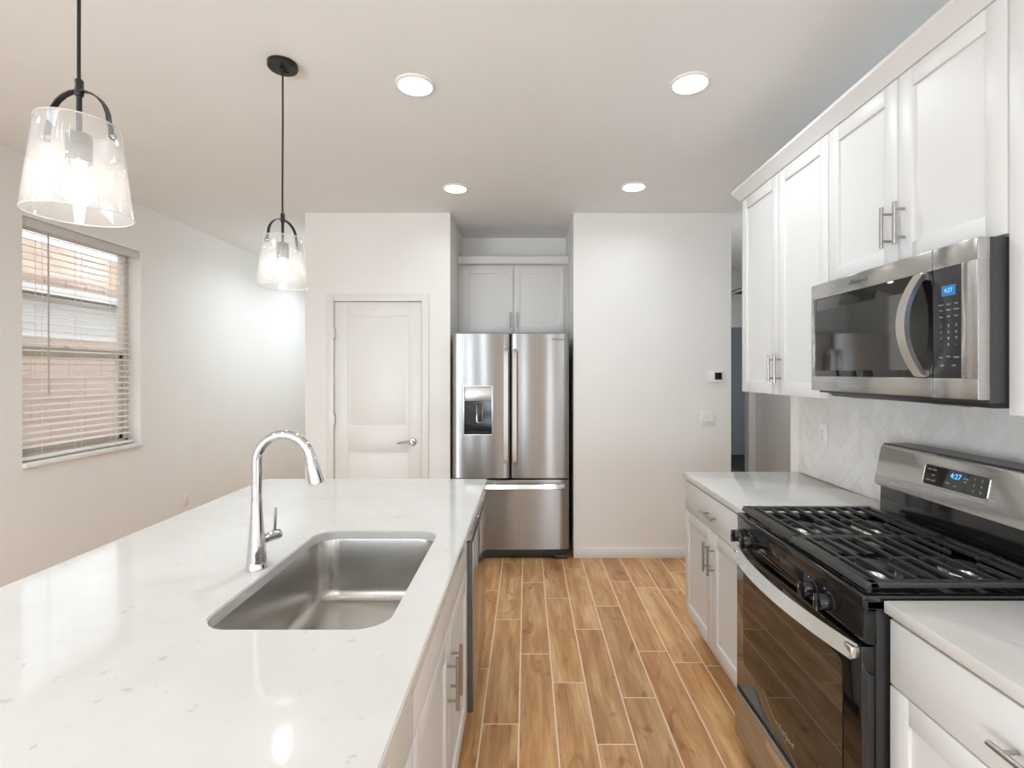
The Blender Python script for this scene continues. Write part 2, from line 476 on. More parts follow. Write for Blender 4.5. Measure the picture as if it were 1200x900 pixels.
# pantry block: front wall with a door opening, and its side
AX0, AX1, AYB = -.607, .372, 4.834
DX0, DX1, DZ = -1.530, -.832, 2.034
b = MB()
b.box(-1.759, DX0, YF, YF + .115, 0, CH); b.box(DX1, AX0, YF, YF + .115, 0, CH); b.box(DX0, DX1, YF, YF + .115, DZ, CH)
struct(b.build('wall_pantry', M['wall'], smooth=False))
struct(MB().box(-1.759, -1.645, YF + .115, 7.2, 0, CH).build('wall_pantry_side', M['wall'], smooth=False))
b = MB()
b.box(AX0 - .115, AX0, YF + .115, AYB + .115, 0, CH); b.box(AX0, AX1, AYB, AYB + .115, 0, CH)
struct(b.build('wall_alcove', M['wall'], smooth=False))
struct(MB().box(AX1, 1.624, YF - .01, AYB + .115, 0, CH, .004).build('wall_far', M['wall'], smooth=False))
# right kitchen wall, ends with a square corner at the hall
struct(MB().box(XR, XR + .13, YB - .15, 2.97, 0, CH, .004).build('wall_right', M['wall'], smooth=False))
# hall behind
struct(MB().box(2.87, 3.0, 1.0, 6.4, 0, CH).build('wall_hall', M['wall'], smooth=False))
struct(MB().box(XR + .13, 3.0, .88, 1.0, 0, CH).build('wall_hall_near', M['wall'], smooth=False))
b = MB(); b.box(1.5, 1.95, 6.4, 6.5, 0, CH); b.box(1.95, 2.77, 6.4, 6.5, 2.03, CH); b.box(2.77, 3.0, 6.4, 6.5, 0, CH)
struct(b.build('wall_hall_end', M['wall'], smooth=False))
struct(MB().box(1.51, 1.624, AYB + .115, 6.4, 0, CH).build('wall_hall_left', M['wall'], smooth=False))
b = MB(); b.box(1.2, 4.2, 9.1, 9.2, 0, CH); b.box(4.1, 4.2, 6.5, 9.1, 0, CH); b.box(1.2, 1.3, 6.5, 9.1, 0, CH)
struct(b.build('wall_bedroom', M['blue_wall'], smooth=False))
b = MB(); b.box(1.2, 4.2, 7.35, 9.2, -.05, 0.004); b.box(1.65, 4.2, 6.42, 7.35, -.0, 0.006)
struct(b.build('floor_bedroom', M['carpet'], smooth=False))
struct(MB().box(1.2, 4.2, 6.5, 9.2, CH + .001, CH + .1).build('ceiling_bedroom', M['ceiling'], smooth=False))
b = MB(); b.box(2.77, 2.865, 6.38, 6.4, 0, 2.12, .004); b.box(1.86, 2.865, 6.38, 6.4, 2.03, 2.12, .004); b.box(1.86, 1.95, 6.38, 6.4, 0, 2.12, .004)
struct(b.build('trim_1', M['trim']))
# unseen great room: rear windows shaped for refrigerator streaks, left door added for fill
RW = [(-2.33, -1.87), (-1.11, -.79), (.98, 1.32)]
b = MB(); xs = [XL] + [v for p in RW for v in p] + [XR]
for k in range(0, 8, 2): b.box(xs[k], xs[k + 1], YB - .15, YB, 0, CH)
for a, e in RW: b.box(a, e, YB - .15, YB, 0, .3); b.box(a, e, YB - .15, YB, 2.3, CH)
struct(b.build('wall_rear', M['wall'], smooth=False))
for k, (a, e) in enumerate(RW):
    d2 = sthing('window_%d' % (k + 2), ((a + e) / 2, YB - .08, .3))
    b = MB()
    for x in (a, e - .04): b.box(x, x + .04, YB - .11, YB - .06, .3, 2.3, .004)
    for z in (.3, 2.26): b.box(a, e, YB - .11, YB - .06, z, z + .04, .004)
    b.build('window_frame', M['trim'], d2)
    MB().box(a + .02, e - .02, YB - .088, YB - .083, .32, 2.28).build('pane', M['pane'], d2)
d2 = sthing('door_2', (XL - .08, -2.75, 0))  # added unseen patio door, an opening for the ceiling fill
b = MB()
for y in (-4.5, -2.78, -1.06): b.box(XL - .11, XL - .05, y, y + .06, 0, 2.3, .004)
b.box(XL - .11, XL - .05, -4.5, -1.0, 0, .06, .004); b.box(XL - .11, XL - .05, -4.5, -1.0, 2.24, 2.3, .004)
b.build('door_frame', M['trim'], d2)
MB().box(XL - .083, XL - .077, -4.45, -1.05, .05, 2.25).build('pane', M['pane'], d2)

# baseboards
struct(MB().box(AX1, 1.624, YF - .022, YF - .01, 0, .082, .004).build('baseboard_far', M['trim']))
b = MB(); b.box(-1.759, DX0 - .06, YF - .012, YF, 0, .082, .004); b.box(DX1 + .06, AX0, YF - .012, YF, 0, .082, .004)
struct(b.build('baseboard_pantry', M['trim']))
struct(MB().box(XL, XL + .012, -1.0, 7.2, 0, .082, .004).build('baseboard_left', M['trim']))

# pantry door and its casing
b = MB()
b.box(DX0 - .057, DX0, YF - .014, YF, 0, DZ + .057, .004); b.box(DX1, DX1 + .057, YF - .014, YF, 0, DZ + .057, .004)
b.box(DX0, DX1, YF - .014, YF, DZ, DZ + .057, .004)
struct(b.build('trim_2', M['door']))
d1 = sthing('door_1', ((DX0 + DX1) / 2, YF, 0))
def panel_door(x0, x1, z0, z1, y):
    b = MB(); b.box(x0, x1, y + .006, y + .036, z0, z1)
    st = .105
    rails = [(z0, z0 + .20), (.835, 1.03), (z1 - .115, z1)]
    b.box(x0, x0 + st, y, y + .006, z0, z1, .002); b.box(x1 - st, x1, y, y + .006, z0, z1, .002)
    for a, c in rails: b.box(x0 + st, x1 - st, y, y + .006, a, c, .002)
    for a, c in ((z0 + .20, .835), (1.03, z1 - .115)):
        # raised field with a sloped edge
        xa, xb = x0 + st + .02, x1 - st - .02; za, zb = a + .02, c - .02
        o = .025
        b.rings([[(xa, y + .0062, za), (xb, y + .0062, za), (xb, y + .0062, zb), (xa, y + .0062, zb)],
                 [(xa + o, y + .001, za + o), (xb - o, y + .001, za + o), (xb - o, y + .001, zb - o), (xa + o, y + .001, zb - o)]], False, True)
    return b
panel_door(DX0 + .004, DX1 - .004, .012, DZ - .004, YF + .004).build('door_panel', M['door'], d1)
for z in (.25, 1.10, 1.78):
    b = MB(); b.box(DX0 - .004, DX0 + .010, YF - .004, YF + .003, z - .045, z + .045, .002); b.cyl((DX0 + .002, YF - .006, z - .045), (DX0 + .002, YF - .006, z + .045), .006, n=10)
    b.build('hinge', M['nickel'], d1)
b = MB(); hx, hz = -.905, .917
b.lathe([(.030, YF + .003), (.030, YF - .006), (.026, YF - .010), (.012, YF - .012), (.011, YF - .045), (.013, YF - .05), (.0, YF - .052)][:6], (hx, 0, hz), 20, 'y')
b.tube([(hx, YF - .045, hz), (hx - .03, YF - .047, hz + .003), (hx - .07, YF - .046, hz + .002), (hx - .105, YF - .043, hz - .006), (hx - .115, YF - .041, hz - .002)], [(.011, .008), (.009, .007), (.008, .006), (.007, .005), (.003, .003)], 10)
b.build('lever_handle', M['nickel'], d1)

# ------------------------------------------------------------------ window, blind, outside
w1 = sthing('window_1', (XL - .1, (WY0 + WY1) / 2, WZ0))
b = MB(); xo, xi = XL - .15, XL - .095
for (y0, y1) in ((WY0, WY0 + .04), (WY1 - .04, WY1)): b.box(xo, xi, y0, y1, WZ0, WZ1, .004)
b.box(xo, xi, WY0, WY1, WZ0, WZ0 + .04, .004); b.box(xo, xi, WY0, WY1, WZ1 - .04, WZ1, .004)
b.build('window_frame', M['sash'], w1)
ZM = 1.60
b = MB()
b.box(xo + .005, xi - .012, WY0 + .04, WY1 - .04, ZM - .03, ZM + .03, .004)
for y in (WY0 + .04, WY1 - .075): b.box(xo + .005, xi - .012, y, y + .035, WZ0 + .04, ZM, .003)
b.box(xo + .005, xi - .012, WY0 + .04, WY1 - .04, WZ0 + .04, WZ0 + .075, .003)
b.build('sash', M['sash'], w1)
for nm, z0, z1 in (('pane', WZ0 + .06, ZM - .02), ('pane', ZM + .02, WZ1 - .03)):
    MB().box(xo + .02, xo + .025, WY0 + .03, WY1 - .03, z0, z1).build(nm, M['pane'], w1)
b = MB(); ym = 3.36
b.box(xi - .014, xi + .004, ym - .035, ym + .035, ZM + .026, ZM + .036, .003); b.lathe([(.014, ZM + .036), (.014, ZM + .046), (.006, ZM + .048)], (xi - .005, ym, 0), 14)
b.build('latch', M['trim'], w1)
MB().box(XL - .095, XL + .022, WY0 - .0, WY1 + .0, WZ0 - .026, WZ0 + .002, .005).build('window_sill', M['trim'], w1)

bl = thing('window_blind', (XL - .05, (WY0 + WY1) / 2, WZ1), 'white horizontal slat blind hanging in the window on the left wall', 'blind')
xb = XL - .048
MB().box(xb - .026, xb + .026, WY0 + .012, WY1 - .012, WZ1 - .048, WZ1 - .002, .004).build('headrail', M['blind'], bl)
MB().box(xb + .028, xb + .036, WY0 + .006, WY1 - .006, WZ1 - .055, WZ1 - .001, .003).build('valance', M['valance'], bl)
b = MB(); n = 0; z = WZ1 - .075; sl = math.tan(math.radians(11.5)); D = .019
while z > WZ0 + .05:
    pts = []
    for k in range(5):
        t = -1 + k / 2; pts.append((xb + D * t, z - D * t * sl + .0022 * (1 - t * t)))
    pts2 = [(p[0], p[1] - .0022) for p in pts[::-1]]
    b.prism(pts + pts2, 'y', WY0 + .014, WY1 - .062)
    z -= .0415
b.build('slats', M['blind'], bl)
MB().box(xb - .022, xb + .022, WY0 + .014, WY1 - .03, WZ0 + .012, WZ0 + .03, .004).build('bottom_rail', M['blind'], bl)
b = MB()
for y in (WY0 + .15, (WY0 + WY1) / 2 - .03, WY1 - .20):
    for dx in (-.021, .021): b.cyl((xb + dx, y, WZ1 - .05), (xb + dx, y, WZ0 + .02), .0013, n=6)
b.build('ladder_cords', M['blind'], bl)
MB().cyl((xb + .04, WY0 + .17, WZ1 - .06), (xb + .042, WY0 + .172, 1.33), .0042, n=8).build('tilt_wand', M['ink'], bl)

nh = thing('neighbouring_house', (-7.0, 8, 0), 'neighbouring house with tan tiled roof seen outside the left window', 'house')
MB().box(-11, -6.2, -2, 20, -.15, 2.45).build('house_wall', M['stucco'], nh, smooth=False)
MB().prism([(-5.98, 2.66), (-9.1, 3.91), (-12, 2.7), (-12, 2.5), (-9.1, 3.70), (-5.98, 2.56)], 'y', -2.5, 20.5).build('roof', M['shingle'], nh, smooth=False)
MB().box(-6.03, -5.99, -2.5, 20.5, 2.45, 2.645, .004).build('fascia', M['fascia'], nh)
MB().box(-6.6, -6.0, -2.5, 20.5, 2.43, 2.46).build('soffit', M['soffit'], nh, smooth=False)
tag(MB().box(-4.85, -4.65, -3, 20, -.15, 1.80).build('block_fence', M['block'], smooth=False), 'tan block fence wall seen through the lower half of the left window', 'fence')
struct(MB().box(-30, -3.09, -20, 40, -.25, -.15).build('ground', M['gravel'], smooth=False))

# ------------------------------------------------------------------ cabinet builders
class Face:
    """u along the run, v up, o outward from plane"""
    def __init__(s, kind, plane): s.k = kind; s.p = plane
    def pt(s, u, v, o):
        if s.k == '-x': return (s.p - o, u, v)
        if s.k == '+x': return (s.p + o, u, v)
        return (u, s.p - o, v)
    def box(s, b, u0, u1, v0, v1, o0, o1, bev=0.0):
        a = s.pt(u0, v0, o0); c = s.pt(u1, v1, o1)
        b.box(a[0], c[0], a[1], c[1], a[2], c[2], bev)

def shaker(f, u0, u1, v0, v1, parent, name='door', st=.060, t=.020):
    b = MB()
    f.box(b, u0 + .02, u1 - .02, v0 + .02, v1 - .02, 0.0, t - .009)
    f.box(b, u0, u0 + st, v0, v1, 0, t, .0022); f.box(b, u1 - st, u1, v0, v1, 0, t, .0022)
    f.box(b, u0 + st, u1 - st, v0, v0 + st, 0, t, .0022); f.box(b, u0 + st, u1 - st, v1 - st, v1, 0, t, .0022)
    return b.build(name, M['cabinet'], parent)
def slab(f, u0, u1, v0, v1, parent, name='drawer_front', t=.020):
    b = MB(); f.box(b, u0, u1, v0, v1, 0, t, .003); return b.build(name, M['cabinet'], parent)
def bar(f, u, v, vertical, parent, L=.15, o0=.020, mat='nickel'):
    b = MB(); h = L / 2; s = h * .66; o1 = o0 + .032
    if vertical:
        b.cyl(f.pt(u, v - h, o1), f.pt(u, v + h, o1), .006, n=14)
        for q in (-s, s): b.cyl(f.pt(u, v + q, o0), f.pt(u, v + q, o1), .0042, n=10)
    else:
        b.cyl(f.pt(u - h, v, o1), f.pt(u + h, v, o1), .006, n=14)
        for q in (-s, s): b.cyl(f.pt(u + q, v, o0), f.pt(u + q, v, o1), .0042, n=10)
    return b.build('handle', M[mat], parent)

def carcass(f, u0, u1, v0, v1, depth, parent, toe=0.0):
    b = MB()
    if toe:
        f.box(b, u0, u1, v0 + toe, v1, -depth, 0, .0015); f.box(b, u0, u1, v0, v0 + toe, -depth, -.07)
    else: f.box(b, u0, u1, v0, v1, -depth, 0, .0015)
    return b.build('carcass', M['cabinet'], parent)

G = .0018
XU = 1.225            # carcass front plane of the wall cabinets (door faces at 1.205)
fu = Face('-x', XU)
ZU0, ZU1 = 1.362, 2.43
def two_door(face, u0, u1, v0, v1, depth, parent, hv, L=.135, toe=0.0, door0=None):
    carcass(face, u0 + .0005, u1 - .0005, v0, v1, depth, parent, toe)
    um = (u0 + u1) / 2; dz = v0 + .002 if door0 is None else door0
    for a, c, hu in ((um + G, u1 - G, um + .03), (u0 + G, um - G, um - .03)):
        d = shaker(face, a, c, dz, v1 - .003, parent)
        bar(face, hu, hv, True, d, L)

grp = 'white shaker cabinets along the right wall'
c = thing('wall_cabinet', (1.37, 2.45, ZU0), 'tall white two-door wall cabinet left of the microwave, at the hall end', 'cabinet', grp)
two_door(fu, 2.045, 2.865, ZU0, ZU1, XR - .003 - XU, c, 1.487)
c = thing('wall_cabinet', (1.37, 1.664, 1.82), 'short white two-door wall cabinet directly above the microwave', 'cabinet', grp)
two_door(fu, 1.283, 2.043, 1.818, ZU1, XR - .003 - XU, c, 1.948)
c = thing('wall_cabinet', (1.37, .9, ZU0), 'tall white wall cabinet cut by the right edge, nearer than the microwave', 'cabinet', grp)
two_door(fu, .521, 1.281, ZU0, ZU1, XR - .003 - XU, c, 1.487)
# crown
b = MB()
prof = [(1.53, 2.428), (1.200, 2.428), (1.194, 2.434), (1.168, 2.474), (1.163, 2.478), (1.163, 2.492), (1.53, 2.492)]
la = [(x, .50, z) for x, z in prof]; lb = [(x, 2.865 + max(0, 1.205 - x) * 1.1 + (.0 if x < 1.5 else .046 * (z > 2.45)), z) for x, z in prof]
b.rings([la, lb])
tag(b.build('crown_moulding', M['cabinet'], angle=20), 'white crown moulding along the top of the right wall cabinets', 'moulding')

XBF = .905            # base carcass plane, door faces at .885
fb = Face('-x', XBF)
c = thing('base_cabinet', (1.2, 2.44, 0), 'white base cabinet with drawer and two doors left of the range', 'cabinet', grp)
def base_cab(u0, u1, parent, d0=.145):
    carcass(fb, u0, u1, 0, .884, XR - .003 - XBF, parent, .13)
    um = (u0 + u1) / 2
    d = slab(fb, u0 + G, u1 - G, .715, .872, parent, 'drawer'); bar(fb, um, .787, False, d, .15)
    for a, e, hu in ((um + G, u1 - G, um + .03), (u0 + G, um - G, um - .03)):
        dd = shaker(fb, a, e, d0, .711, parent); bar(fb, hu, .582, True, dd, .14)
base_cab(2.027, 2.858, c)
c = thing('base_cabinet', (1.2, .87, 0), 'white base cabinet with drawer at the lower right corner, nearer than the range', 'cabinet', grp)
base_cab(.495, 1.249, c)
tag(MB().box(.873, 1.522, 2.023, 2.864, .8845, .914, .003).build('countertop', M['quartz']), 'white quartz countertop on the base cabinet between range and hall', 'countertop')
tag(MB().box(.873, 1.522, .48, 1.252, .8845, .914, .003).build('countertop', M['quartz']), 'white quartz countertop at the right edge, in front of the range', 'countertop')

# herringbone backsplash
def clip(poly, ax, val, keep_less):
    out = []
    for i in range(len(poly)):
        p, q = poly[i], poly[(i + 1) % len(poly)]
        ip = (p[ax] <= val) == keep_less; iq = (q[ax] <= val) == keep_less
        if ip: out.append(p)
        if ip != iq:
            t = (val - p[ax]) / (q[ax] - p[ax]); out.append((p[0] + t * (q[0] - p[0]), p[1] + t * (q[1] - p[1])))
    return out
def backsplash(y0, y1, z0, z1):
    w_, L_, g = .062, .186, .0013
    bm = bmesh.new(); ids = []
    c45 = math.sqrt(.5)
    for i in range(-70, 71):
        for j in range(-14, 15):
            ox, oy = i * w_ + j * L_, i * w_ - j * L_
            for (ax, ay, bx, by) in ((ox, oy, ox + L_, oy + w_), (ox + L_, oy + w_ - L_, ox + L_ + w_, oy + w_)):
                P = [(ax + g, ay + g), (bx - g, ay + g), (bx - g, by - g), (ax + g, by - g)]
                P = [(1.7 + c45 * (p[0] - p[1]), 1.1 + c45 * (p[0] + p[1])) for p in P]
                for a, v, l in ((0, y0, False), (0, y1, True), (1, z0, False), (1, z1, True)):
                    if P: P = clip(P, a, v, l)
                if len(P) < 3: continue
                cy = sum(p[0] for p in P) / len(P); cz = sum(p[1] for p in P) / len(P)
                tl = (random.uniform(-.0025, .0025), random.uniform(-.0025, .0025))
                A = [bm.verts.new((1.5265, p[0], p[1])) for p in P]
                B = [bm.verts.new((1.5232 + tl[0] * (p[0] - cy) + tl[1] * (p[1] - cz), cy + (p[0] - cy) * .985, cz + (p[1] - cz) * .985)) for p in P]
                n0 = len(bm.faces)
                try:
                    bm.faces.new(B)
                    for k in range(len(P)): bm.faces.new((A[k], A[(k + 1) % len(P)], B[(k + 1) % len(P)], B[k]))
                except ValueError: pass
                ids += [random.random()] * (len(bm.faces) - n0)
    npl = len(bm.faces)
    bmesh.ops.recalc_face_normals(bm, faces=bm.faces[:])
    V = [bm.verts.new((1.5240, y, z)) for y, z in ((y0, z0), (y1, z0), (y1, z1), (y0, z1))]
    V2 = [bm.verts.new((1.5285, v.co.y, v.co.z)) for v in V]
    bm.faces.new(V[::-1]); bm.faces.new(V2)
    for k in range(4): bm.faces.new((V[k], V[(k + 1) % 4], V2[(k + 1) % 4], V2[k]))
    me = bpy.data.meshes.new('tile_backsplash'); bm.to_mesh(me); bm.free()
    me.materials.append(M['tile']); me.materials.append(M['tile_grout'])
    at = me.attributes.new('plank', 'FLOAT', 'FACE')
    for i, p in enumerate(me.polygons):
        if i < npl: at.data[i].value = ids[i]
        else: p.material_index = 1
    o = bpy.data.objects.new('tile_backsplash', me); COL.objects.link(o)
    tag(o, 'white herringbone tile backsplash on the wall behind the range', 'backsplash')
backsplash(.45, 2.868, .9145, 1.3615)

# ------------------------------------------------------------------ refrigerator alcove
fa = Face('-y', 4.55)
c = thing('wall_cabinet', (-.115, 4.69, 1.812), 'white two-door cabinet in the alcove above the refrigerator', 'cabinet')
b = MB(); b.box(AX0 + .002, AX1 - .002, 4.55, AYB - .001, 1.812, 2.42, .0015); b.build('carcass', M['cabinet'], c)
for a, e, hu in ((-.568, -.117, -.145), (-.113, .336, -.085)):
    d = shaker(fa, a, e, 1.815, 2.402, c, st=.058); bar(fa, hu, 1.93, True, d, .135)
tag(MB().prism([(AYB - .001, 2.4205), (4.545, 2.4205), (4.520, 2.428), (4.515, 2.435), (4.505, 2.475), (4.505, 2.49), (AYB - .001, 2.49)], 'x', AX0 + .002, AX1 - .002).build('crown_moulding', M['cabinet'], angle=20),
    'white crown moulding on top of the cabinet above the refrigerator', 'moulding')

FX0, FX1, FY = -.581, .334, 4.01
XM = -.126
fr = thing('refrigerator', ((FX0 + FX1) / 2, 4.35, 0), 'stainless steel french door refrigerator with water dispenser standing in the alcove', 'refrigerator')
b = MB(); b.box(FX0 + .012, FX1 - .012, FY + .075, 4.76, .05, 1.765, .004); b.build('cabinet_body', M['charcoal'], fr)
def curved_door(x0, x1, z0, z1, holes=None):
    """convex stainless slab facing -y"""
    n = 14; P = []
    w2 = (x1 - x0) / 2; xc = (x0 + x1) / 2
    fy = lambda x: FY + .010 * ((x - xc) / w2) ** 2 + (.012 * max(0, (abs(x - xc) - (w2 - .012)) / .012) ** 2)
    xs = [x0, x0 + .003, x0 + .007, x0 + .012] + [x0 + .012 + (x1 - x0 - .024) * k / n for k in range(1, n)] + [x1 - .012, x1 - .007, x1 - .003, x1]
    return xs, fy
def door_mesh(x0, x1, z0, z1, hole=None):
    xs, fy = curved_door(x0, x1, z0, z1)
    zs = [z0, z1]
    if hole:
        xs = sorted(set([x for x in xs if min(abs(x - hole[0]), abs(x - hole[1])) > .006] + [hole[0], hole[1]]))
        zs = [z0, hole[2], hole[3], z1]
    b = MB(); bm = b.bm
    V = [[bm.verts.new((x, fy(x), z)) for z in zs] for x in xs]
    for i in range(len(xs) - 1):
        for j in range(len(zs) - 1):
            if hole and hole[0] - 1e-6 <= xs[i] and xs[i + 1] <= hole[1] + 1e-6 and j == 1: continue
            bm.faces.new((V[i][j], V[i + 1][j], V[i + 1][j + 1], V[i][j + 1]))
    edges = [e for e in bm.edges if e.is_boundary]
    r = bmesh.ops.extrude_edge_only(bm, edges=edges)
    for g_ in r['geom']:
        if isinstance(g_, bmesh.types.BMVert): g_.co.y = FY + .07
    bmesh.ops.contextual_create  # (back stays open against the body)
    return b
HO = (-.489, -.270, .982, 1.358)
ld = door_mesh(FX0, XM - .003, .640, 1.773, HO).build('door', M['steel'], fr, angle=30)
rd = door_mesh(XM + .003, FX1, .640, 1.773).build('door', M['steel'], fr, angle=30)
fd = door_mesh(FX0, FX1, .082, .628).build('freezer_drawer', M['steel'], fr, angle=30)
MB().box(FX0 + .006, FX1 - .006, FY + .055, FY + .076, .07, 1.768).build('door_gasket', M['darkgap'], fr)
MB().box(FX0 + .01, FX1 - .01, FY + .035, FY + .11, .012, .078, .006).build('base_grille', M['charcoal'], fr)
for x in (FX0 + .05, FX1 - .06): MB().box(x - .05, x + .05, FY + .015, FY + .06, .0, .035, .006).build('foot', M['charcoal'], fr)
# dispenser
dp = MB(); x0, x1, z0, z1 = HO
dp.box(x0, x1, FY + .052, FY + .056, z0, z1)                       # back
dp.box(x0, x0 + .003, FY + .008, FY + .054, z0, z1); dp.box(x1 - .003, x1, FY + .008, FY + .054, z0, z1)
dp.box(x0, x1, FY + .008, FY + .054, z0, z0 + .012)
dp = dp.build('dispenser', M['black_gloss'], ld)
MB().box(x0 + .003, x1 - .003, FY + .004, FY + .05, 1.243, z1 - .003, .004).build('control_panel', M['nickel'], dp)
b = MB()
for (a, e, p, q) in ((x0 - .006, x0 + .002, z0 - .006, z1 + .006), (x1 - .002, x1 + .006, z0 - .006, z1 + .006), (x0, x1, z0 - .006, z0 + .002), (x0, x1, z1 - .002, z1 + .006)):
    b.box(a, e, FY - .002, FY + .014, p, q, .002)
b.build('dispenser_bezel', M['steel_light'], dp)
xc = (x0 + x1) / 2 + .008
loop = rrect(xc - .022, xc + .022, 1.075, 1.215, .012, 4)
MB().tube([(p[0], FY + .036, p[1]) for p in loop + loop[:1]], .0035, 8).build('paddle_ring', M['chrome'], dp)
MB().box(xc - .019, xc + .019, FY + .036, FY + .05, 1.08, 1.21, .006).build('paddle', M['black_plastic'], dp)
MB().box(x0 + .01, x1 - .01, FY + .012, FY + .052, z0 + .012, z0 + .017, .002).build('drip_tray', M['charcoal'], dp)
# handles: flat vertical bars and a bowed drawer bar
for d_, xh in ((ld, XM - .034), (rd, XM + .034)):
    b = MB()
    zz = [.765, .775, .80, .95, 1.2, 1.46, 1.61, 1.635, 1.645]; oo = [.018, .034, .044, .052, .055, .052, .044, .034, .018]
    b.ribbon([(xh, FY - o_, z_) for z_, o_ in zip(zz, oo)], (1, 0, 0), .032, .014)
    for z_ in (.79, 1.62): b.box(xh - .012, xh + .012, FY - .04, FY + .006, z_ - .016, z_ + .016, .003)
    b.build('handle', M['steel_handle'], d_, angle=50)
b = MB(); xs = [FX0 + .04, FX0 + .06, FX0 + .12, -.28, XM, .04, FX1 - .12, FX1 - .06, FX1 - .04]; oo = [.02, .036, .046, .055, .058, .055, .046, .036, .02]
b.ribbon([(x_, FY - o_, .582) for x_, o_ in zip(xs, oo)], (0, .5, .86), .036, .014)
for x_ in (FX0 + .06, FX1 - .06): b.box(x_ - .02, x_ + .02, FY - .04, FY + .012, .568, .596, .003)
b.build('handle', M['steel_light'], fd, angle=50)
text('logo', 'Whirlpool', .028, M['logo_dark'], rd, lambda u, v, w_: (FX1 - .09 + u, FY + .003 - w_, 1.728 + v), .003)

# ------------------------------------------------------------------ island
IX0, IX1, IY0, IY1 = -1.365, -.207, .20, 2.678
SX0, SX1, SY0, SY1 = -.724, -.308, 1.112, 1.803
def counter_with_hole():
    bm = bmesh.new()
    outer = [(IX0, IY0), (IX1, IY0), (IX1, IY1), (IX0, IY1)]
    inner = rrect(SX0, SX1, SY0, SY1, .07, 8)
    vo = [bm.verts.new((p[0], p[1], .914)) for p in outer]; vi = [bm.verts.new((p[0], p[1], .914)) for p in inner]
    ed = [bm.edges.new((L[i], L[(i + 1) % len(L)])) for L in (vo, vi) for i in range(len(L))]
    bmesh.ops.triangle_fill(bm, use_beauty=True, edges=ed)
    r = bmesh.ops.extrude_face_region(bm, geom=bm.faces[:])
    for g_ in r['geom']:
        if isinstance(g_, bmesh.types.BMVert): g_.co.z = .884
    bmesh.ops.recalc_face_normals(bm, faces=bm.faces[:])
    sharp = [e for e in bm.edges if len(e.link_faces) == 2 and e.calc_face_angle(0) > 1.2 and abs(e.verts[0].co.z - e.verts[1].co.z) < .001 and e.verts[0].co.z > .9]
    bmesh.ops.bevel(bm, geom=sharp, offset=.003, segments=2, affect='EDGES')
    m = MB(); m.bm.free(); m.bm = bm
    return m.build('island_countertop', M['quartz'], angle=40)
tag(counter_with_hole(), 'white quartz island countertop with the sink cut into it', 'countertop')

sk = thing('kitchen_sink', ((SX0 + SX1) / 2, (SY0 + SY1) / 2, .66), 'stainless steel undermount sink set into the island countertop', 'sink')
b = MB(); loops = []
def lp(ins, z, r): return [(p[0], p[1], z) for p in rrect(SX0 - .008 + ins, SX1 + .008 - ins, SY0 - .008 + ins, SY1 + .008 - ins, r, 8)]
loops.append(lp(-.02, .8815, .09)); loops.append(lp(-.0, .8815, .075)); loops.append(lp(.001, .878, .075))
loops.append(lp(.006, .72, .072)); loops.append(lp(.009, .70, .070)); loops.append(lp(.018, .684, .064)); loops.append(lp(.034, .673, .055)); loops.append(lp(.06, .668, .05))
# floor ring shrinking to the drain
dx, dy = (SX0 + SX1) / 2, (SY0 + SY1) / 2
n = len(loops[0])
last = loops[-1]
for t, z in ((.5, .664), (.86, .661)):
    loops.append([(p[0] + (dx - p[0]) * t, p[1] + (dy - p[1]) * t, z) for p in last])
b.rings(loops, False, True)
b.build('basin', M['sink'], sk, angle=60)
b = MB(); b.lathe([(.056, .6615), (.054, .665), (.044, .665), (.040, .6625)], (dx, dy, 0), 28); b.build('drain', M['chrome'], sk)
b = MB(); b.lathe([(.036, .6626), (.034, .668), (.008, .670), (.008, .684), (.0115, .688), (.004, .692)], (dx, dy, 0), 24); b.build('strainer', M['nickel'], sk)

# faucet
fx, fyy = -.768, 1.458
fc = thing('faucet', (fx, fyy, .914), 'tall chrome gooseneck pull-down faucet standing beside the island sink', 'faucet')
b = MB(); b.lathe([(.0285, .9142), (.0285, .918), (.0272, .921), (.0262, .94), (.0225, .985), (.0185, 1.03), (.0158, 1.07), (.0147, 1.105), (.0147, 1.108)], (fx, fyy, 0), 32); b.build('body', M['chrome'], fc)
b = MB(); R_ = .077; zc = 1.216; P = [(fx, fyy, 1.108), (fx, fyy, 1.16)]
a = 180.0
while a >= 14.9: P.append((fx + R_ + R_ * math.cos(math.radians(a)), fyy, zc + R_ * math.sin(math.radians(a)))); a -= 7.5
b.tube(P, .0137, 20); b.build('spout', M['chrome'], fc)
e = Vector(P[-1]); t_ = Vector((math.sin(math.radians(13)), 0, -math.cos(math.radians(13))))
b = MB(); b.tube([e - t_ * .002, e + t_ * .004, e + t_ * .006, e + t_ * .05, e + t_ * .074, e + t_ * .082, e + t_ * .084], [.0137, .0142, .0150, .0185, .0208, .0208, .018], 24); b.build('spray_head', M['chrome'], fc)
b = MB(); dirn = Vector((.32, .947, 0)); p0 = Vector((fx, fyy, .988))
b.tube([p0 + dirn * .01, p0 + dirn * .055, p0 + dirn * .057, p0 + dirn * .079, p0 + dirn * .082], [.0135, .0145, .0155, .0155, .0125], 20)
q = p0 + dirn * .064
b.cyl(q + Vector((0, 0, .012)), q + Vector((.004, 0, .082)), .0048, .0042, n=12)
b.build('lever_handle', M['chrome'], fc)

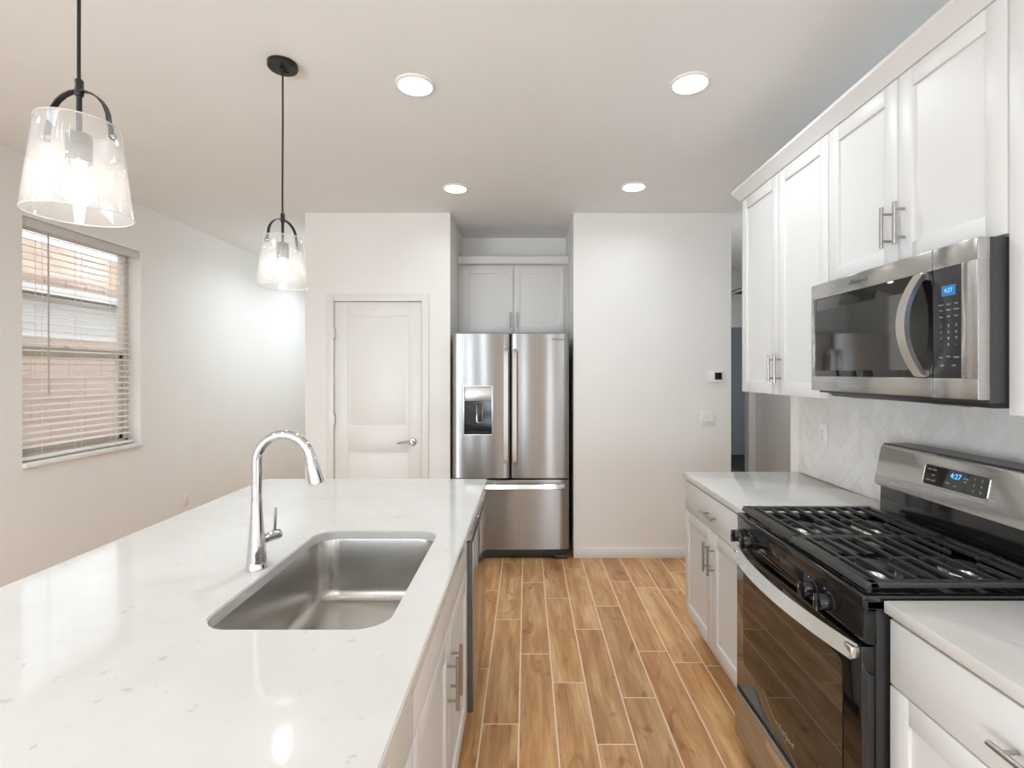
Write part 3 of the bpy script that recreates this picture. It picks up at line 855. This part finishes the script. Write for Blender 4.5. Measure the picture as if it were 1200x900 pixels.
# island cabinets (faces toward +x)
fi = Face('+x', -.255)
ig = 'white base cabinets of the island'
c = thing('base_cabinet', (-.55, 1.55, 0), 'white island sink cabinet with two handled doors beside the dishwasher', 'cabinet', ig)
b = MB()
fi.box(b, 1.072, 1.09, .11, .884, -.6, 0); fi.box(b, 2.012, 2.03, .11, .884, -.6, 0); fi.box(b, 1.09, 2.012, .11, .13, -.6, 0)
fi.box(b, 1.09, 2.012, .60, .66, -.018, 0)
fi.box(b, 1.09, 2.012, .13, .884, -.6, -.585); fi.box(b, 1.072, 2.03, 0, .11, -.6, -.075)
b.build('carcass', M['cabinet'], c)
slab(fi, 1.074, 2.028, .705, .872, c, 'false_front')
um = 1.551
for a, e_, hu in ((um + G, 2.028, um + .036), (1.074, um - G, um - .036)):
    d = shaker(fi, a, e_, .125, .699, c); bar(fi, hu, .55, True, d, .155)
c = thing('base_cabinet', (-.55, .64, 0), 'white island cabinet nearest the camera, at the bottom of the photo', 'cabinet', ig)
b = MB(); fi.box(b, .225, 1.07, .11, .884, -.6, 0, .001); fi.box(b, .225, 1.07, 0, .11, -.6, -.075); b.build('carcass', M['cabinet'], c)
d = slab(fi, .227, 1.068, .705, .872, c, 'drawer'); bar(fi, .56, .79, False, d)
for a, e_, hu in ((.649, 1.068, .685), (.227, .645, .61)):
    dd = shaker(fi, a, e_, .125, .699, c); bar(fi, hu, .55, True, dd, .155)
b = MB(); b.box(-.885, -.858, .225, 2.655, 0, .884, .002); b.box(-.885, -.24, 2.645, 2.665, 0, .884, .002)
tag(b.build('island_cladding', M['cabinet']), 'white panel closing the back and far end of the island', 'cladding')
# dishwasher
dw = thing('dishwasher', (-.5, 2.34, 0), 'stainless steel dishwasher at the far end of the island', 'dishwasher')
MB().box(-.84, -.262, 2.036, 2.640, .10, .872).build('tub', M['charcoal'], dw, smooth=False)
MB().box(-.80, -.32, 2.04, 2.636, 0, .10).build('toe_panel', M['black_plastic'], dw, smooth=False)
dd = MB().box(-.262, -.217, 2.038, 2.638, .115, .795, .003).build('door', M['door_edge'], dw)
MB().box(-.2165, -.212, 2.0385, 2.6375, .116, .794, .0015).build('front_panel', M['steel_mirror'], dd)
MB().prism([(-.262, .80), (-.262, .872), (-.216, .872), (-.212, .862), (-.212, .842), (-.235, .83), (-.235, .812), (-.222, .80)], 'y', 2.038, 2.638, 0).build('control_strip', M['steel_mirror'], dw)
MB().box(-.262, -.250, 2.034, 2.642, .79, .806).build('gap', M['darkgap'], dw)
MB().box(-.215, -.205, 2.20, 2.215, .845, .855, .003).build('indicator', M['chrome'], dw)

# ------------------------------------------------------------------ gas range
RY0, RY1 = 1.2605, 2.0155
RM = (RY0 + RY1) / 2
rg = thing('gas_range', (1.16, RM, 0), 'black and stainless freestanding gas range between the right base cabinets', 'range')
MB().box(.862, 1.49, RY0 + .002, RY1 - .002, .045, .895, .004).build('body', M['black_plastic'], rg)
for x in (.89, 1.44):
    for y in (RY0 + .05, RY1 - .05): MB().cyl((x, y, 0), (x, y, .05), .018, .014, n=12).build('foot', M['black_plastic'], rg)
# cooktop tray with raised rim
b = MB(); b.box(.838, 1.40, RY0, RY1, .880, .908, .003)
b.box(.828, .852, RY0, RY1, .884, .921, .006, 3); b.box(1.355, 1.40, RY0, RY1, .90, .921, .004)
b.box(.84, 1.38, RY0, RY0 + .022, .884, .921, .005); b.box(.84, 1.38, RY1 - .022, RY1, .884, .921, .005)
ct = b.build('cooktop', M['black_gloss'], rg)
# burners
for bx in (.985, 1.235):
    for by in (RM - .19, RM + .19):
        rr = .046 if (bx < 1.1) == (by < RM) else .036
        bb = MB().lathe([(rr + .022, .9082), (rr + .02, .911), (rr + .006, .913), (rr + .003, .922), (rr - .004, .923)], (bx, by, 0), 28).build('burner', M['steel_light'], rg)
        MB().lathe([(rr + .001, .923), (rr + .001, .928), (rr - .004, .931), (rr * .5, .932)], (bx, by, 0), 28).build('burner_cap', M['iron'], bb)
# grates
gx0, gx1 = .845, 1.345
for gy0, gy1 in ((RY0 + .012, RM - .0015), (RM + .0015, RY1 - .012)):
    b = MB()
    zt = .948
    # front bar with sloped face, back and sides
    b.prism([(gx0 - .004, .932), (gx0 + .003, zt), (gx0 + .030, zt), (gx0 + .032, .935)], 'y', gy0, gy1, .001)
    b.prism([(gx1 + .004, .932), (gx1 - .003, zt), (gx1 - .020, zt), (gx1 - .022, .935)], 'y', gy0, gy1, .001)
    outer_low = gy0 < RM - .1
    for y0, y1, wide in ((gy0, gy0 + (.024 if outer_low else .011), outer_low), (gy1 - (.011 if outer_low else .024), gy1, not outer_low)):
        b.box(gx0 + .01, gx1 - .01, y0, y1, .934, zt, .002)
    by = (gy0 + gy1) / 2
    for k in range(9):
        x = .895 + .0495 * k
        if x > gx1 - .03: break
        near = min(abs(x - .985), abs(x - 1.235))
        segs = [(gy0 + .008, gy1 - .008)]
        if near < .035: segs = [(gy0 + .008, by - .045), (by + .045, gy1 - .008)]
        for a, e_ in segs: b.box(x - .0048, x + .0048, a, e_, .936, zt, .002)
    for bx in (.985, 1.235):
        for a, e_ in ((bx - .12, bx - .042), (bx + .042, bx + .115)): b.box(a, e_, by - .0045, by + .0045, .936, zt - .001, .002)
    for x in (gx0 + .016, gx1 - .016):
        for y in (gy0 + .016, gy1 - .016): b.cyl((x, y, .908), (x, y, .938), .007, n=8)
    b.build('grate', M['iron'], rg)
# control panel, slightly raked
cp = MB().prism([(.852, .800), (.834, .803), (.829, .815), (.832, .884), (.838, .888), (.862, .888), (.862, .800)], 'y', RY0, RY1, .001).build('control_panel', M['black_gloss'], rg)
MB().box(.8285, .834, RM - .10, RM + .20, .826, .872, .001).build('glass_insert', M['black_glass'], cp)
for y in (RY1 - .055, RY1 - .135, RY0 + .215, RY0 + .135):
    b = MB(); b.lathe([(.027, .831), (.027, .826), (.0225, .823), (.0215, .797), (.019, .793)], (0, y, .846), 20, 'x')
    b.box(.783, .80, y - .006, y + .006, .824, .868, .002)
    kb = b.build('knob', M['black_gloss'], cp)
    MB().box(.7825, .7845, y - .0012, y + .0012, .852, .862).build('pointer', M['ink'], kb)
for y in (RY1 - .055, RY1 - .135, RY0 + .215, RY0 + .135):
    MB().lathe([(.0022, .8305), (.0022, .8285)], (0, y + .03, .87), 8, 'x').build('dial_mark', M['ink'], cp)
# oven door
od = MB(); od.box(.826, .862, RY0 + .003, RY1 - .003, .252, .794, .004)
od = od.build('oven_door', M['black_glass'], rg)
MB().prism([(p[0], p[1]) for p in rrect(RY0 + .075, RY1 - .07, .365, .725, .02, 5)], 'x', .8262, .8235).build('oven_window', M['oven_window'], od)
b = MB(); n = 16; pts = []
for k in range(n + 1):
    t = k / n; y = RY0 + .018 + (RY1 - RY0 - .036) * t; bow = 1 - (2 * t - 1) ** 2
    pts.append((.818 - .040 * bow, y, .772 + .003 * bow))
b.ribbon(pts, (.62, 0, .78), .040, .012)
for y in (RY0 + .03, RY1 - .03): b.box(.808, .83, y - .016, y + .016, .757, .787, .003)
b.build('handle', M['steel_light'], od, angle=50)
text('logo', 'Whirlpool', .027, M['logo'], od, lambda u, v, w_: (.8255 - w_, RM - u, .312 + v), .001)
# storage drawer
sdw = MB().box(.818, .862, RY0 + .004, RY1 - .004, .058, .240, .004).build('storage_drawer', M['steel_side'], rg)
MB().box(.8165, .822, RM - .11, RM + .11, .188, .218, .002).build('drawer_grip', M['steel_light'], sdw)
MB().box(.826, .86, RY0 + .008, RY1 - .008, .238, .254).build('drawer_gap', M['darkgap'], rg)
# backguard
MB().prism([(1.392, .905), (1.386, .94), (1.39, 1.04), (1.50, 1.04), (1.50, .905)], 'y', RY0 + .006, RY1 - .006, .002).build('riser', M['black_gloss'], rg)
XB = lambda z: 1.367 + (z - 1.034) * (.030 / .157)
b = MB(); bm = b.bm
prof = rrect(RY0 - .001, RY1 + .001, 1.034, 1.191, .014, 5)
b.rings([[(1.44, p[0], p[1]) for p in prof], [(XB(p[1]) + .005, p[0], p[1]) for p in prof], [(XB(p[1]) + .0015, RM + (p[0] - RM) * .998, 1.1125 + (p[1] - 1.1125) * .99) for p in prof], [(XB(p[1]), RM + (p[0] - RM) * .995, 1.1125 + (p[1] - 1.1125) * .975) for p in prof]], True, True)
bgp = b.build('backguard', M['steel_side'], rg, angle=50)
b = MB(); prof = rrect(RY0 - .003, RY1 + .003, 1.032, 1.195, .015, 5)
b.rings([[(XB(p[1]) + .007, p[0], p[1]) for p in prof], [(1.50, p[0], p[1]) for p in prof]]); b.build('backguard_shell', M['black_plastic'], rg, angle=50)
prof = rrect(1.533, 1.778, 1.090, 1.153, .008, 4)
dsp = MB().rings([[(XB(p[1]) + .002, p[0], p[1]) for p in prof], [(XB(p[1]) - .0025, p[0], p[1]) for p in prof]]).build('display_panel', M['black_glass'], bgp)
b = MB(); prof = rrect(1.531, 1.780, 1.088, 1.155, .009, 4)
b.tube([(XB(p[1]) - .0005, p[0], p[1]) for p in prof + prof[:1]], .002, 6); b.build('display_bezel', M['steel_light'], bgp)
mp = lambda y0, z0: (lambda u, v, w_: (XB(z0 + v) - .0030 - w_, y0 - u, z0 + v))
text('clock_digits', '4:27', .024, M['blue_led'], dsp, mp(1.650, 1.134))
for (y, z, t) in ((1.757, 1.140, 'BAKE'), (1.735, 1.140, 'BROIL'), (1.738, 1.122, 'KEEP'), (1.757, 1.104, 'CLEAN'), (1.735, 1.104, 'LOCK'),
                  (1.676, 1.108, 'START'), (1.648, 1.104, 'OFF'), (1.612, 1.134, 'HOUR'), (1.612, 1.124, 'MIN')):
    text('key_print', t, .0065, M['ink'], dsp, mp(y, z))
for i, t in enumerate(('1', '2', '3', '4', '5', '0')):
    text('key_print', t, .011, M['ink'], dsp, mp(1.580 - .026 * (i % 2), 1.140 - .018 * (i // 2)))

# ------------------------------------------------------------------ microwave
MX, MY0, MY1, MZ0, MZ1 = 1.135, 1.287, 2.041, 1.401, 1.813
mw = thing('microwave', (1.33, 1.664, 1.38), 'stainless steel over-the-range microwave hanging under the short wall cabinet', 'microwave')
MB().box(MX + .03, 1.52, MY0 + .002, MY1 - .002, 1.392, MZ1 + .001, .004).build('body', M['charcoal'], mw)
b = MB(); b.prism([(MX + .05, 1.392), (MX + .07, 1.378), (1.50, 1.378), (1.515, 1.392)], 'y', MY0 + .03, MY1 - .03, .002); b.build('vent_underside', M['charcoal'], mw)
for y in (MY0 + .18, MY1 - .18): MB().box(MX + .08, MX + .15, y - .07, y + .07, 1.374, 1.379, .002).build('task_light', M['steel_light'], mw)
SEAM = 1.434
# face plates with an opening for the black glass
GZ0, GZ1, GY0, GY1 = 1.456, 1.755, 1.338, 2.030
def plate(y0, y1, gy0, gy1, name):
    b = MB()
    b.box(MX, MX + .032, y0, y1, MZ0, GZ0, .003); b.box(MX, MX + .032, y0, y1, GZ1, MZ1, .003)
    if gy0 > y0 + .002: b.box(MX, MX + .032, y0, gy0, GZ0 - .003, GZ1 + .003, .003)
    if gy1 < y1 - .002: b.box(MX, MX + .032, gy1, y1, GZ0 - .003, GZ1 + .003, .003)
    return b.build(name, M['steel_side'], mw)
mdoor = plate(SEAM + .001, MY1, SEAM, GY1, 'door')
mctl = plate(MY0, SEAM - .001, GY0, SEAM, 'control_side')
MB().box(MX + .003, MX + .03, SEAM + .001, GY1 + .002, GZ0 - .002, GZ1 + .002, .002).build('door_glass', M['black_glass'], mdoor)
prof = rrect(SEAM + .085, GY1 - .012, GZ0 + .022, GZ1 - .045, .012, 4)
MB().prism(prof, 'x', MX + .0028, MX + .006).build('door_window', M['micro_window'], mdoor)
kp = MB().box(MX + .002, MX + .03, GY0 - .002, SEAM - .001, GZ0 - .002, GZ1 + .002, .003).build('keypad', M['black_plastic'], mctl)
b = MB(); pts = []
for k in range(15):
    t = k / 14; bow = 1 - (2 * t - 1) ** 2
    pts.append((MX - .008 - .052 * bow, SEAM + .032, 1.464 + .284 * t))
b.ribbon(pts, (0, 1, 0), .034, .013)
for z in (1.468, 1.744): b.box(MX - .012, MX + .006, SEAM + .017, SEAM + .047, z - .010, z + .010, .003)
b.build('handle', M['steel_handle'], mdoor, angle=50)
text('logo', 'Whirlpool', .024, M['logo_dark'], mdoor, lambda u, v, w_: (MX - .0004 - w_, 1.755 - u, 1.784 + v), .001)
mm = lambda y0, z0: (lambda u, v, w_: (MX + .0014 - w_, y0 - u, z0 + v))
lc = MB().box(MX + .0008, MX + .004, 1.357, 1.402, 1.678, 1.706, .001).build('display', M['blue_lcd'], kp)
text('clock_digits', '4:27', .016, M['blue_led'], lc, lambda u, v, w_: (MX + .0004 - w_, 1.379 - u, 1.692 + v))
rows = [(1.655, ('Popcorn', 'Potato', 'Pizza')), (1.640, ('Cook', 'Reheat', 'Defrost')), (1.622, ('Soften', 'Melt', 'Timer'))]
for z, ts in rows:
    for i, t in enumerate(ts): text('key_print', t, .0052, M['ink'], kp, mm(1.404 - .025 * i, z))
for r_, ts in enumerate(('123', '456', '789', '*0#')):
    for i, t in enumerate(ts):
        if t in '*#': t = '-'
        text('key_print', t, .010, M['ink'], kp, mm(1.404 - .025 * i, 1.597 - .017 * r_))
for y, z, t in ((1.404, 1.512, 'Start'), (1.379, 1.514, 'Vent'), (1.354, 1.512, 'Cancel'), (1.400, 1.490, 'Light'), (1.362, 1.490, 'Lock')):
    text('key_print', t, .0062, M['ink'], kp, mm(y, z))

# ------------------------------------------------------------------ ceiling lights and pendants
lights = [(-.490, 2.255, 'recessed ceiling light, the large left one nearer the camera'), (.716, 2.240, 'recessed ceiling light, the large right one nearer the camera'),
          (-.488, 3.52, 'recessed ceiling light in front of the refrigerator alcove, the small left one'), (.732, 3.49, 'recessed ceiling light by the far wall, the small right one')]
proto = None
for x, y, lab in lights:
    t = thing('recessed_light', (x, y, CH), lab, 'ceiling light', 'recessed ceiling lights')
    MB().lathe([(.088, CH), (.088, CH - .004), (.083, CH - .008), (.074, CH - .009), (.073, CH - .004)], (x, y, 0), 40).build('trim_ring', M['white_plastic'], t)
    MB().lathe([(.0735, CH - .006), (.072, CH - .0095), (.05, CH - .0115), (.02, CH - .0125)], (x, y, 0), 40).build('lens', M['lens'], t)
    a = area('recessed_lamp', (x, y, CH - .014), (x, y, 0), .13, .13, LAMP_W * (.42 if y > 3 else .95), LAMP_C, 'DISK', 2.7)
for x, y in ((-.49, -.9), (.72, -.9), (-.49, -2.8), (.72, -2.8), (-2.0, -1.8), (-2.1, .9), (-2.0, 5.1), (-2.25, 6.3)):  # fill lamps added out of view; the last follows the nook's glow
    area('unseen_fill_lamp', (x, y, CH - .014), (x, y, 0), .13, .13, FILL_W * (1.6 if (x, y) == (-2.1, .9) else 1), LAMP_C, 'DISK', 2.7)

area('hall_fill_lamp', (2.25, 4.2, CH - .014), (2.25, 4.2, 0), .13, .13, 16, LAMP_C, 'DISK')  # added lamp without a fixture, brightens the dark hall wall

def pendant(x, y, d, label):
    d = Vector((d[0], d[1], 0)).normalized()
    t = thing('pendant_lamp', (x, y, CH), label, 'pendant lamp', 'pendant lamps over the island')
    b = MB(); b.lathe([(.058, CH - .0005), (.058, CH - .018), (.054, CH - .023), (.012, CH - .024), (.010, CH - .036), (.006, CH - .04)], (x, y, 0), 32); b.build('canopy', M['bronze'], t)
    b = MB(); b.cyl((x + d.x * .025, y + d.y * .025, CH - .023), (x + d.x * .025, y + d.y * .025, CH - .028), .005, n=10); b.build('screw', M['bronze'], t)
    zb = 2.098      # top of the bail
    P = [(x + .0016 * math.sin(9 * (CH - z_)) * (CH - z_) * 1.2, y, z_) for z_ in [CH - .03 - k * (CH - .03 - zb) / 16 for k in range(17)]]
    P[-1] = (x, y, zb)
    MB().tube(P, .0037, 10).build('cord', M['bronze'], t)
    b = MB(); b.lathe([(.0075, zb - .012), (.0085, zb - .010), (.0085, zb + .022), (.0065, zb + .025)], (x, y, 0), 18)
    b.lathe([(.0055, zb - .10), (.0055, zb - .008)], (x, y, 0), 14); b.build('stem', M['bronze'], t)
    # bail: flat strap arch over the shade, fixed to the glass
    zs = 1.992; R = .0705
    pts = [(-R - .0045, zs - .004), (-R - .002, zs + .022)]
    for k in range(0, 13):
        a = PI - PI * k / 12; pts.append((R * math.cos(a) * (1 - .02), zs + .035 + (zb - zs - .035) * math.sin(a)))
    pts += [(R + .002, zs + .022), (R + .0045, zs - .004)]
    W = [(x + d.x * p[0], y + d.y * p[0], p[1]) for p in pts]
    bail = MB(); bail.ribbon(W, (-d.y, d.x, 0), .013, .003); bail = bail.build('bail', M['bronze'], t, angle=50)
    for s_ in (-1, 1):
        p = Vector((x + d.x * s_ * (R + .003), y + d.y * s_ * (R + .003), zs + .003))
        MB().cyl(p - d * s_ * .004, p + d * s_ * .010, .0062, .005, n=12).build('screw', M['nickel'], bail)
    b = MB(); b.lathe([(.010, zb - .094), (.022, zb - .097), (.0235, zb - .102), (.0235, zb - .118), (.0245, zb - .119), (.0245, zb - .123), (.0235, zb - .124), (.0235, zb - .160), (.020, zb - .162)], (x, y, 0), 24); b.build('socket', M['socket'], t)
    zt, z0 = 2.022, 1.822
    # glass shade, a real wall 3 mm thick
    prof = [(.098, z0), (.0765, zt), (.0765 - .001, zt + .0015), (.0735, zt), (.095, z0), (.0965, z0 - .0015)]
    loops = [[(x + r * math.cos(2 * PI * k / 56), y + r * math.sin(2 * PI * k / 56), z_) for k in range(56)] for r, z_ in prof]
    sh = MB(); sh.rings(loops + loops[:1], False, False); bmesh.ops.remove_doubles(sh.bm, verts=sh.bm.verts[:], dist=1e-6); sh = sh.build('shade', M['shade'], t, angle=60)
    for r, z_ in ((.0750, zt), (.0965, z0)):
        rim = MB(); lo = []
        for k in range(56):
            a = 2 * PI * k / 56; lo.append([(x + (r + .0021 * math.cos(q)) * math.cos(a), y + (r + .0021 * math.cos(q)) * math.sin(a), z_ + .0018 * math.sin(q)) for q in (0, PI / 3, 2 * PI / 3, PI, 4 * PI / 3, 5 * PI / 3)])
        rim.rings(lo + lo[:1], False, False)
        bmesh.ops.remove_doubles(rim.bm, verts=rim.bm.verts[:], dist=1e-6)
        rim.build('bright_glass_rim', M['shade_rim'], sh)  # thin ring added to imitate the lip's highlight
    zz = zb - .158
    b = MB(); b.lathe([(.012, zz), (.013, zz - .010), (.018, zz - .022), (.0265, zz - .042), (.030, zz - .060), (.0275, zz - .078), (.018, zz - .091), (.006, zz - .096)], (x, y, 0), 28); b.build('bulb', M['bulb'], t)
pendant(-.996, 1.14, (1, -.04), 'nearer pendant lamp with clear glass shade, hanging at the top left corner')
pendant(-1.0, 2.10, (.40, .92), 'farther pendant lamp with clear glass shade, in front of the pantry wall')

# ------------------------------------------------------------------ wall fittings
th = thing('thermostat', (1.495, YF - .01, 1.438), 'white thermostat with dark square screen on the far wall', 'thermostat')
y = YF - .01
MB().box(1.435, 1.555, y - .012, y, 1.388, 1.49, .004).build('wall_plate', M['white_plastic'], th)
b = MB().box(1.462, 1.552, y - .027, y - .010, 1.392, 1.486, .005).build('housing', M['white_plastic'], th)
MB().box(1.484, 1.540, y - .0285, y - .025, 1.412, 1.468, .002).build('screen', M['screen'], b)
sw = thing('light_switch', (1.437, y, 1.107), 'white double rocker light switch below the thermostat', 'switch')
MB().box(1.377, 1.497, y - .006, y, 1.042, 1.172, .004).build('cover_plate', M['white_plastic'], sw)
for xx in (1.413, 1.461):
    MB().prism([(y - .006, 1.073), (y - .017, 1.078), (y - .010, 1.107), (y - .009, 1.141), (y - .004, 1.141), (y - .004, 1.073)], 'x', xx - .0165, xx + .0165, .001).build('rocker', M['white_plastic'], sw)
def outlet(f, u, v, label):
    o = thing('wall_outlet', f.pt(u, v, 0), label, 'outlet', 'white wall outlets')
    b = MB(); f.box(b, u - .036, u + .036, v - .058, v + .058, 0, .006, .003); b.build('cover_plate', M['white_plastic'], o)
    b = MB(); f.box(b, u - .017, u + .017, v - .034, v + .034, .005, .009, .002); r = b.build('receptacle', M['white_plastic'], o)
    b = MB()
    for dv in (-.018, .018):
        for du in (-.006, .006): f.box(b, u + du - .001, u + du + .001, v + dv - .004, v + dv + .004, .0085, .0094)
    b.build('slots', M['darkgap'], r)
outlet(Face('-x', 1.5222), 2.62, 1.150, 'white wall outlet on the tile backsplash left of the range')
outlet(Face('+x', XL), 4.40, .385, 'white wall outlet low on the left wall, just above the island edge')

# wire shelf high in the hall
ws = thing('wire_shelf', (2.66, 5.8, 2.42), 'white wire shelf high on the hall wall, seen past the wall cabinet', 'shelf')
b = MB()
for k in range(40): b.cyl((2.455, 5.15 + k * .031, 2.44), (2.87, 5.15 + k * .031, 2.44), .0022, n=6)
b.build('wires', M['charcoal'], ws)
b = MB(); b.cyl((2.45, 5.12, 2.41), (2.45, 6.39, 2.41), .011, n=10); b.cyl((2.45, 5.12, 2.44), (2.45, 6.39, 2.44), .004, n=8); b.build('front_rail', M['white_plastic'], ws)
